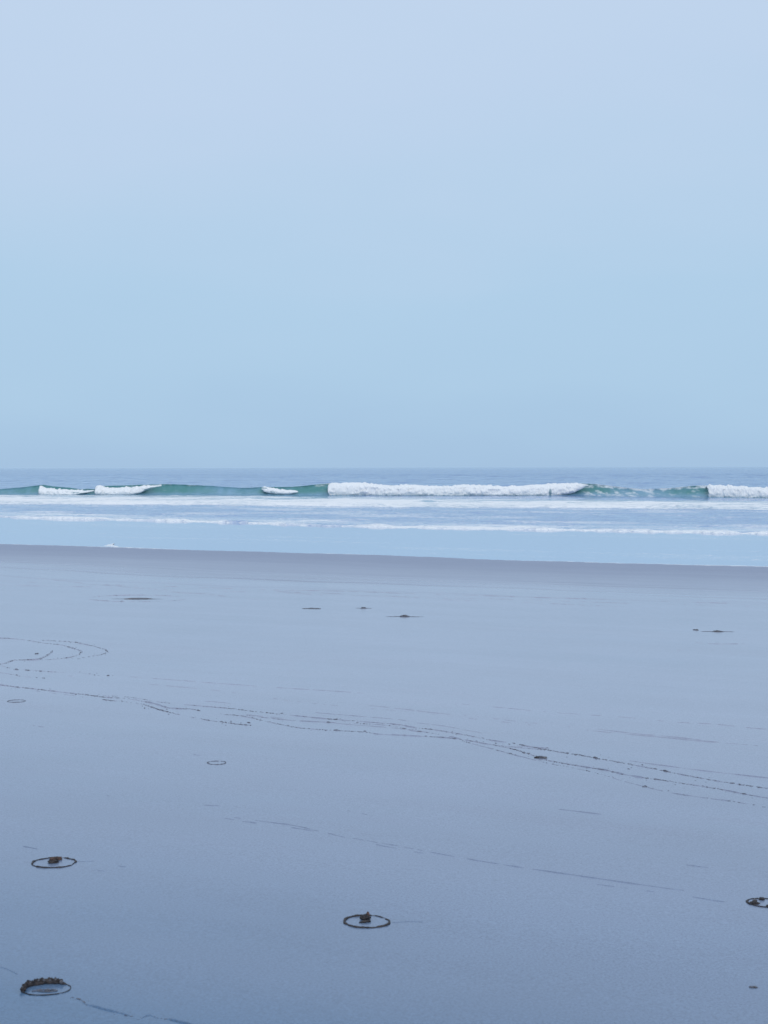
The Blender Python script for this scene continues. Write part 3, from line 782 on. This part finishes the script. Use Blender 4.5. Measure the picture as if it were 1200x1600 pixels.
def drape(path, base, lift=0.0):
    p = np.array(path)
    p[:, 2] = sand_z(p[:, 0] + base[0], p[:, 1] + base[1]) - base[2] + lift
    return p
def ellipse_world(cx, cy, hx, hy):
    """centre on the sand and half axes in metres of an oval seen in the photo"""
    c = on_sand(cx, cy); l = on_sand(cx - hx, cy); r_ = on_sand(cx + hx, cy); f = on_sand(cx, cy - hy); n = on_sand(cx, cy + hy)
    return c, np.linalg.norm(r_ - l) / 2, np.linalg.norm(f - n) / 2
GR = 'dark rings of weed on the sand'

def weed_ring(px, py, hx, hy, label, tilt, rad, seed, clot=None, stray=True):
    mat = M_WEED if clot else M_BITS
    c, rx, ry = ellipse_world(px, py, hx, hy)
    root = thing('weed_ring', label, 'weed ring', c, GR)
    a, p = ring_path(rx, ry, tilt, 110, 0.10, seed)
    p = drape(p, c, rad * 0.35)
    rr = rad * (0.72 + 1.1 * fbm(np.cos(a) * 3.3, np.sin(a) * 3.3, octv=4, seed=seed + 1))
    tube(p, np.clip(rr, rad * 0.18, None), mat, 'strand', root, 8, True, 0.8, 0.25, seed)
    if stray:                                   # a second thin strand that strays from the ring
        k0 = random.randint(0, 109)
        idx = (np.arange(44) + k0) % 110
        q = p[idx] * (1 + 0.12 * np.sin(np.linspace(0, math.pi, 44)))[:, None] * 0.94
        q = drape(q, c, rad * 0.2)
        tube(q, rad * 0.45, mat, 'stray_strand', root, 6, False, 0.8, 0.3, seed + 5)
    if clot: clot(root, rx, ry, c)
    return root
def clot_a(root, rx, ry, c):
    lump('clot', root, M_WEED, (-0.006, 0.006, 0.004), (.022, .020, .010), 3)
    lump('clot', root, M_BROWN, (-0.010, 0.012, 0.012), (.012, .010, .009), 8, 'rusty brown clot on top')
    lump('clot', root, M_BROWN, (0.006, 0.055, 0.004), (.020, .010, .007), 12, 'brown clot on the far side of the ring')
def clot_b(root, rx, ry, c):
    p = np.array([(-.030, -.018, .002), (-.015, -.020, .004), (.0, -.014, .005), (.012, -.006, .004), (.016, -.004, .002)])
    tube(p, [.003, .006, .006, .006, .003], M_WEED, 'twig', root, 8, False, 0.9, 0.3, 4)
    lump('clot', root, M_WEED, (-0.006, 0.030, 0.006), (.016, .020, .012), 21)
    lump('clot', root, M_BROWN, (0.004, 0.040, 0.014), (.006, .006, .011), 25, 'brown clot standing up')
def clot_c(root, rx, ry, c):
    lump('clot', root, M_WEED, (-rx * .62, -.012, 0.003), (.016, .016, .008), 33)
    lump('clot', root, M_GREY, (-rx * .55, .006, 0.006), (.009, .008, .008), 35, 'small grey clot')
    lump('clot', root, M_WEED, (rx * .0, .05, 0.002), (.012, .010, .006), 38)
    lump('clot', root, M_WEED, (rx * .05, -.055, 0.002), (.012, .010, .006), 40)
weed_ring(573, 1440, 35, 9.6, 'dark round ring of weed with an upright dark clot, alone at the bottom centre', 0.0, .0050, 51, clot_b)
weed_ring(84, 1348, 33, 7.8, 'dark oval ring of weed with a rusty brown clot, left of the photo', 0.16, .0046, 52, clot_a)
weed_ring(1195, 1411, 27, 6.6, 'dark ring of weed with pale grey bits cut off by the right edge', -0.15, .0052, 53, clot_c)
weed_ring(339, 1192, 14.5, 2.7, 'tiny dark oval ring of weed on bare sand, without a clot', 0.1, .0030, 54, None, False)
weed_ring(26, 1095.5, 13, 1.9, 'smallest thin dark ring of weed near the left edge under the wrack line', 0.12, .0032, 55, None, True)

def sand_pit():
    """a shallow scooped hollow with a jagged dark rim thrown up behind it"""
    c, rx, ry = ellipse_world(73, 1546, 37, 9.5)
    root = thing('sand_pit', 'shallow pit in the sand with a thick jagged dark rim, at the bottom left corner', 'sand pit', c)
    a, p = ring_path(rx, ry * 0.95, 0.20, 140, 0.06, 61)
    back = np.clip(np.sin(a - 0.55), 0, 1) ** 0.7
    p = drape(p, c, 0.001)
    rad = 0.0013 + 0.0066 * back * (1 + 0.5 * fbm(a * 5, a * 0, octv=3, seed=63))
    p[:, 2] += rad * 0.5
    tube(p, rad, M_WEED, 'rim', root, 12, True, 1.15, 0.38, 62)
    for k, th in enumerate(np.linspace(0.9, 3.4, 44)):
        i = int(th / (2 * math.pi) * 140)
        j = np.random.default_rng(70 + k)
        lump('crumb', root, M_WEED if k % 5 else M_GREY, p[i] + np.array((j.normal(0, .004), j.normal(0, .005), .004 + .004 * (math.sin(th - .4) ** 2) + j.uniform(0, .004))), np.array((.0042, .0042, .0046)) * j.uniform(.5, 1.4), 70 + k)
    # fine curled strand lying in the hollow
    t = np.linspace(0, 1, 60)
    q = np.stack([rx * (-0.55 + 1.05 * t), ry * (-0.38 + 0.22 * np.sin(t * math.pi) + 0.1 * t), 0 * t], -1)
    tube(drape(q, c, .0015), .0018, M_BITS, 'strand', root, 6, False, 0.8, 0.3, 66)
    q = np.stack([rx * (0.05 + 0.42 * np.cos(t * 5.2 + 2.2)), ry * (-0.22 + 0.22 * np.sin(t * 5.2 + 2.2)), 0 * t], -1)
    tube(drape(q, c, .0018), .0016, M_BITS, 'strand', root, 6, False, 0.8, 0.3, 67)
    lump('clot', root, M_BITS, (rx * 0.08, -ry * 0.22, .002), (.009, .007, .004), 68)
sand_pit()

GL = 'lumps of wrack out on the sand'
def wrack_lump(px, py, hw_px, h_px, label, mats, seed, tail=0.0, n=3):
    c = on_sand(px, py)
    m = float(np.hypot(c[0], c[1])) / FPX
    root = thing('wrack_lump', label, 'wrack lump', c, GL)
    rs = np.random.default_rng(seed)
    wd, ht = hw_px * m, h_px * m
    for k in range(n):
        f = (k + 0.5) / n * 2 - 1
        hh = ht * (1 - 0.55 * abs(f - rs.uniform(-.3, .3)))
        lump('clot', root, mats[k % len(mats)], (f * wd * 0.75, rs.normal(0, wd * .2), hh * .2), (wd * 0.55, wd * 0.5, hh * 0.75), seed + k)
    if tail:
        t = np.linspace(-1, 1, 40)
        q = np.stack([t * tail * m, 0.02 * np.sin(t * 5 + seed) , 0 * t], -1)
        tube(drape(q, c, .002), .006 * (1.2 - np.abs(t)), M_BITS, 'strand', root, 6, False, 0.7, 0.4, seed + 9)
    return root
wrack_lump(845, 1184.5, 9, 3.6, 'grey lump of wrack with a pale tip lying on the lower dotted line', [M_WEED, M_BITS, M_GREY], 81)
wrack_lump(632, 963.5, 7, 3.0, 'larger of two dark wrack lumps far out in the middle, trailing thin strands', [M_BITS, M_GREY, M_BITS], 84, 30)
wrack_lump(568, 950.5, 3.6, 2.6, 'small pointed dark lump of wrack beyond the larger middle lump', [M_BITS, M_GREY], 87, 13, 2)
wrack_lump(487, 951, 13, 0.8, 'low thin sliver of wrack left of the small pointed lump', [M_BITS], 90, 0, 3)
wrack_lump(1121, 987, 8, 1.9, 'flat dark piece of wrack far out near the right edge', [M_BITS, M_GREY], 93, 26)
wrack_lump(1087, 984.5, 4, 1.9, 'small rounded clot of wrack just left of the flat dark piece', [M_BITS, M_GREY], 96, 0, 2)
wrack_lump(215, 936, 18, 1.1, 'wide flat brownish patch of wrack inside the sparse far oval', [M_BROWN, M_BITS, M_GREY, M_BITS], 99, 40, 7)
wrack_lump(1177, 1543, 6, 3.0, 'single small brown lump of wrack in the bottom right corner', [M_BITS, M_GREY], 104, 0, 2)
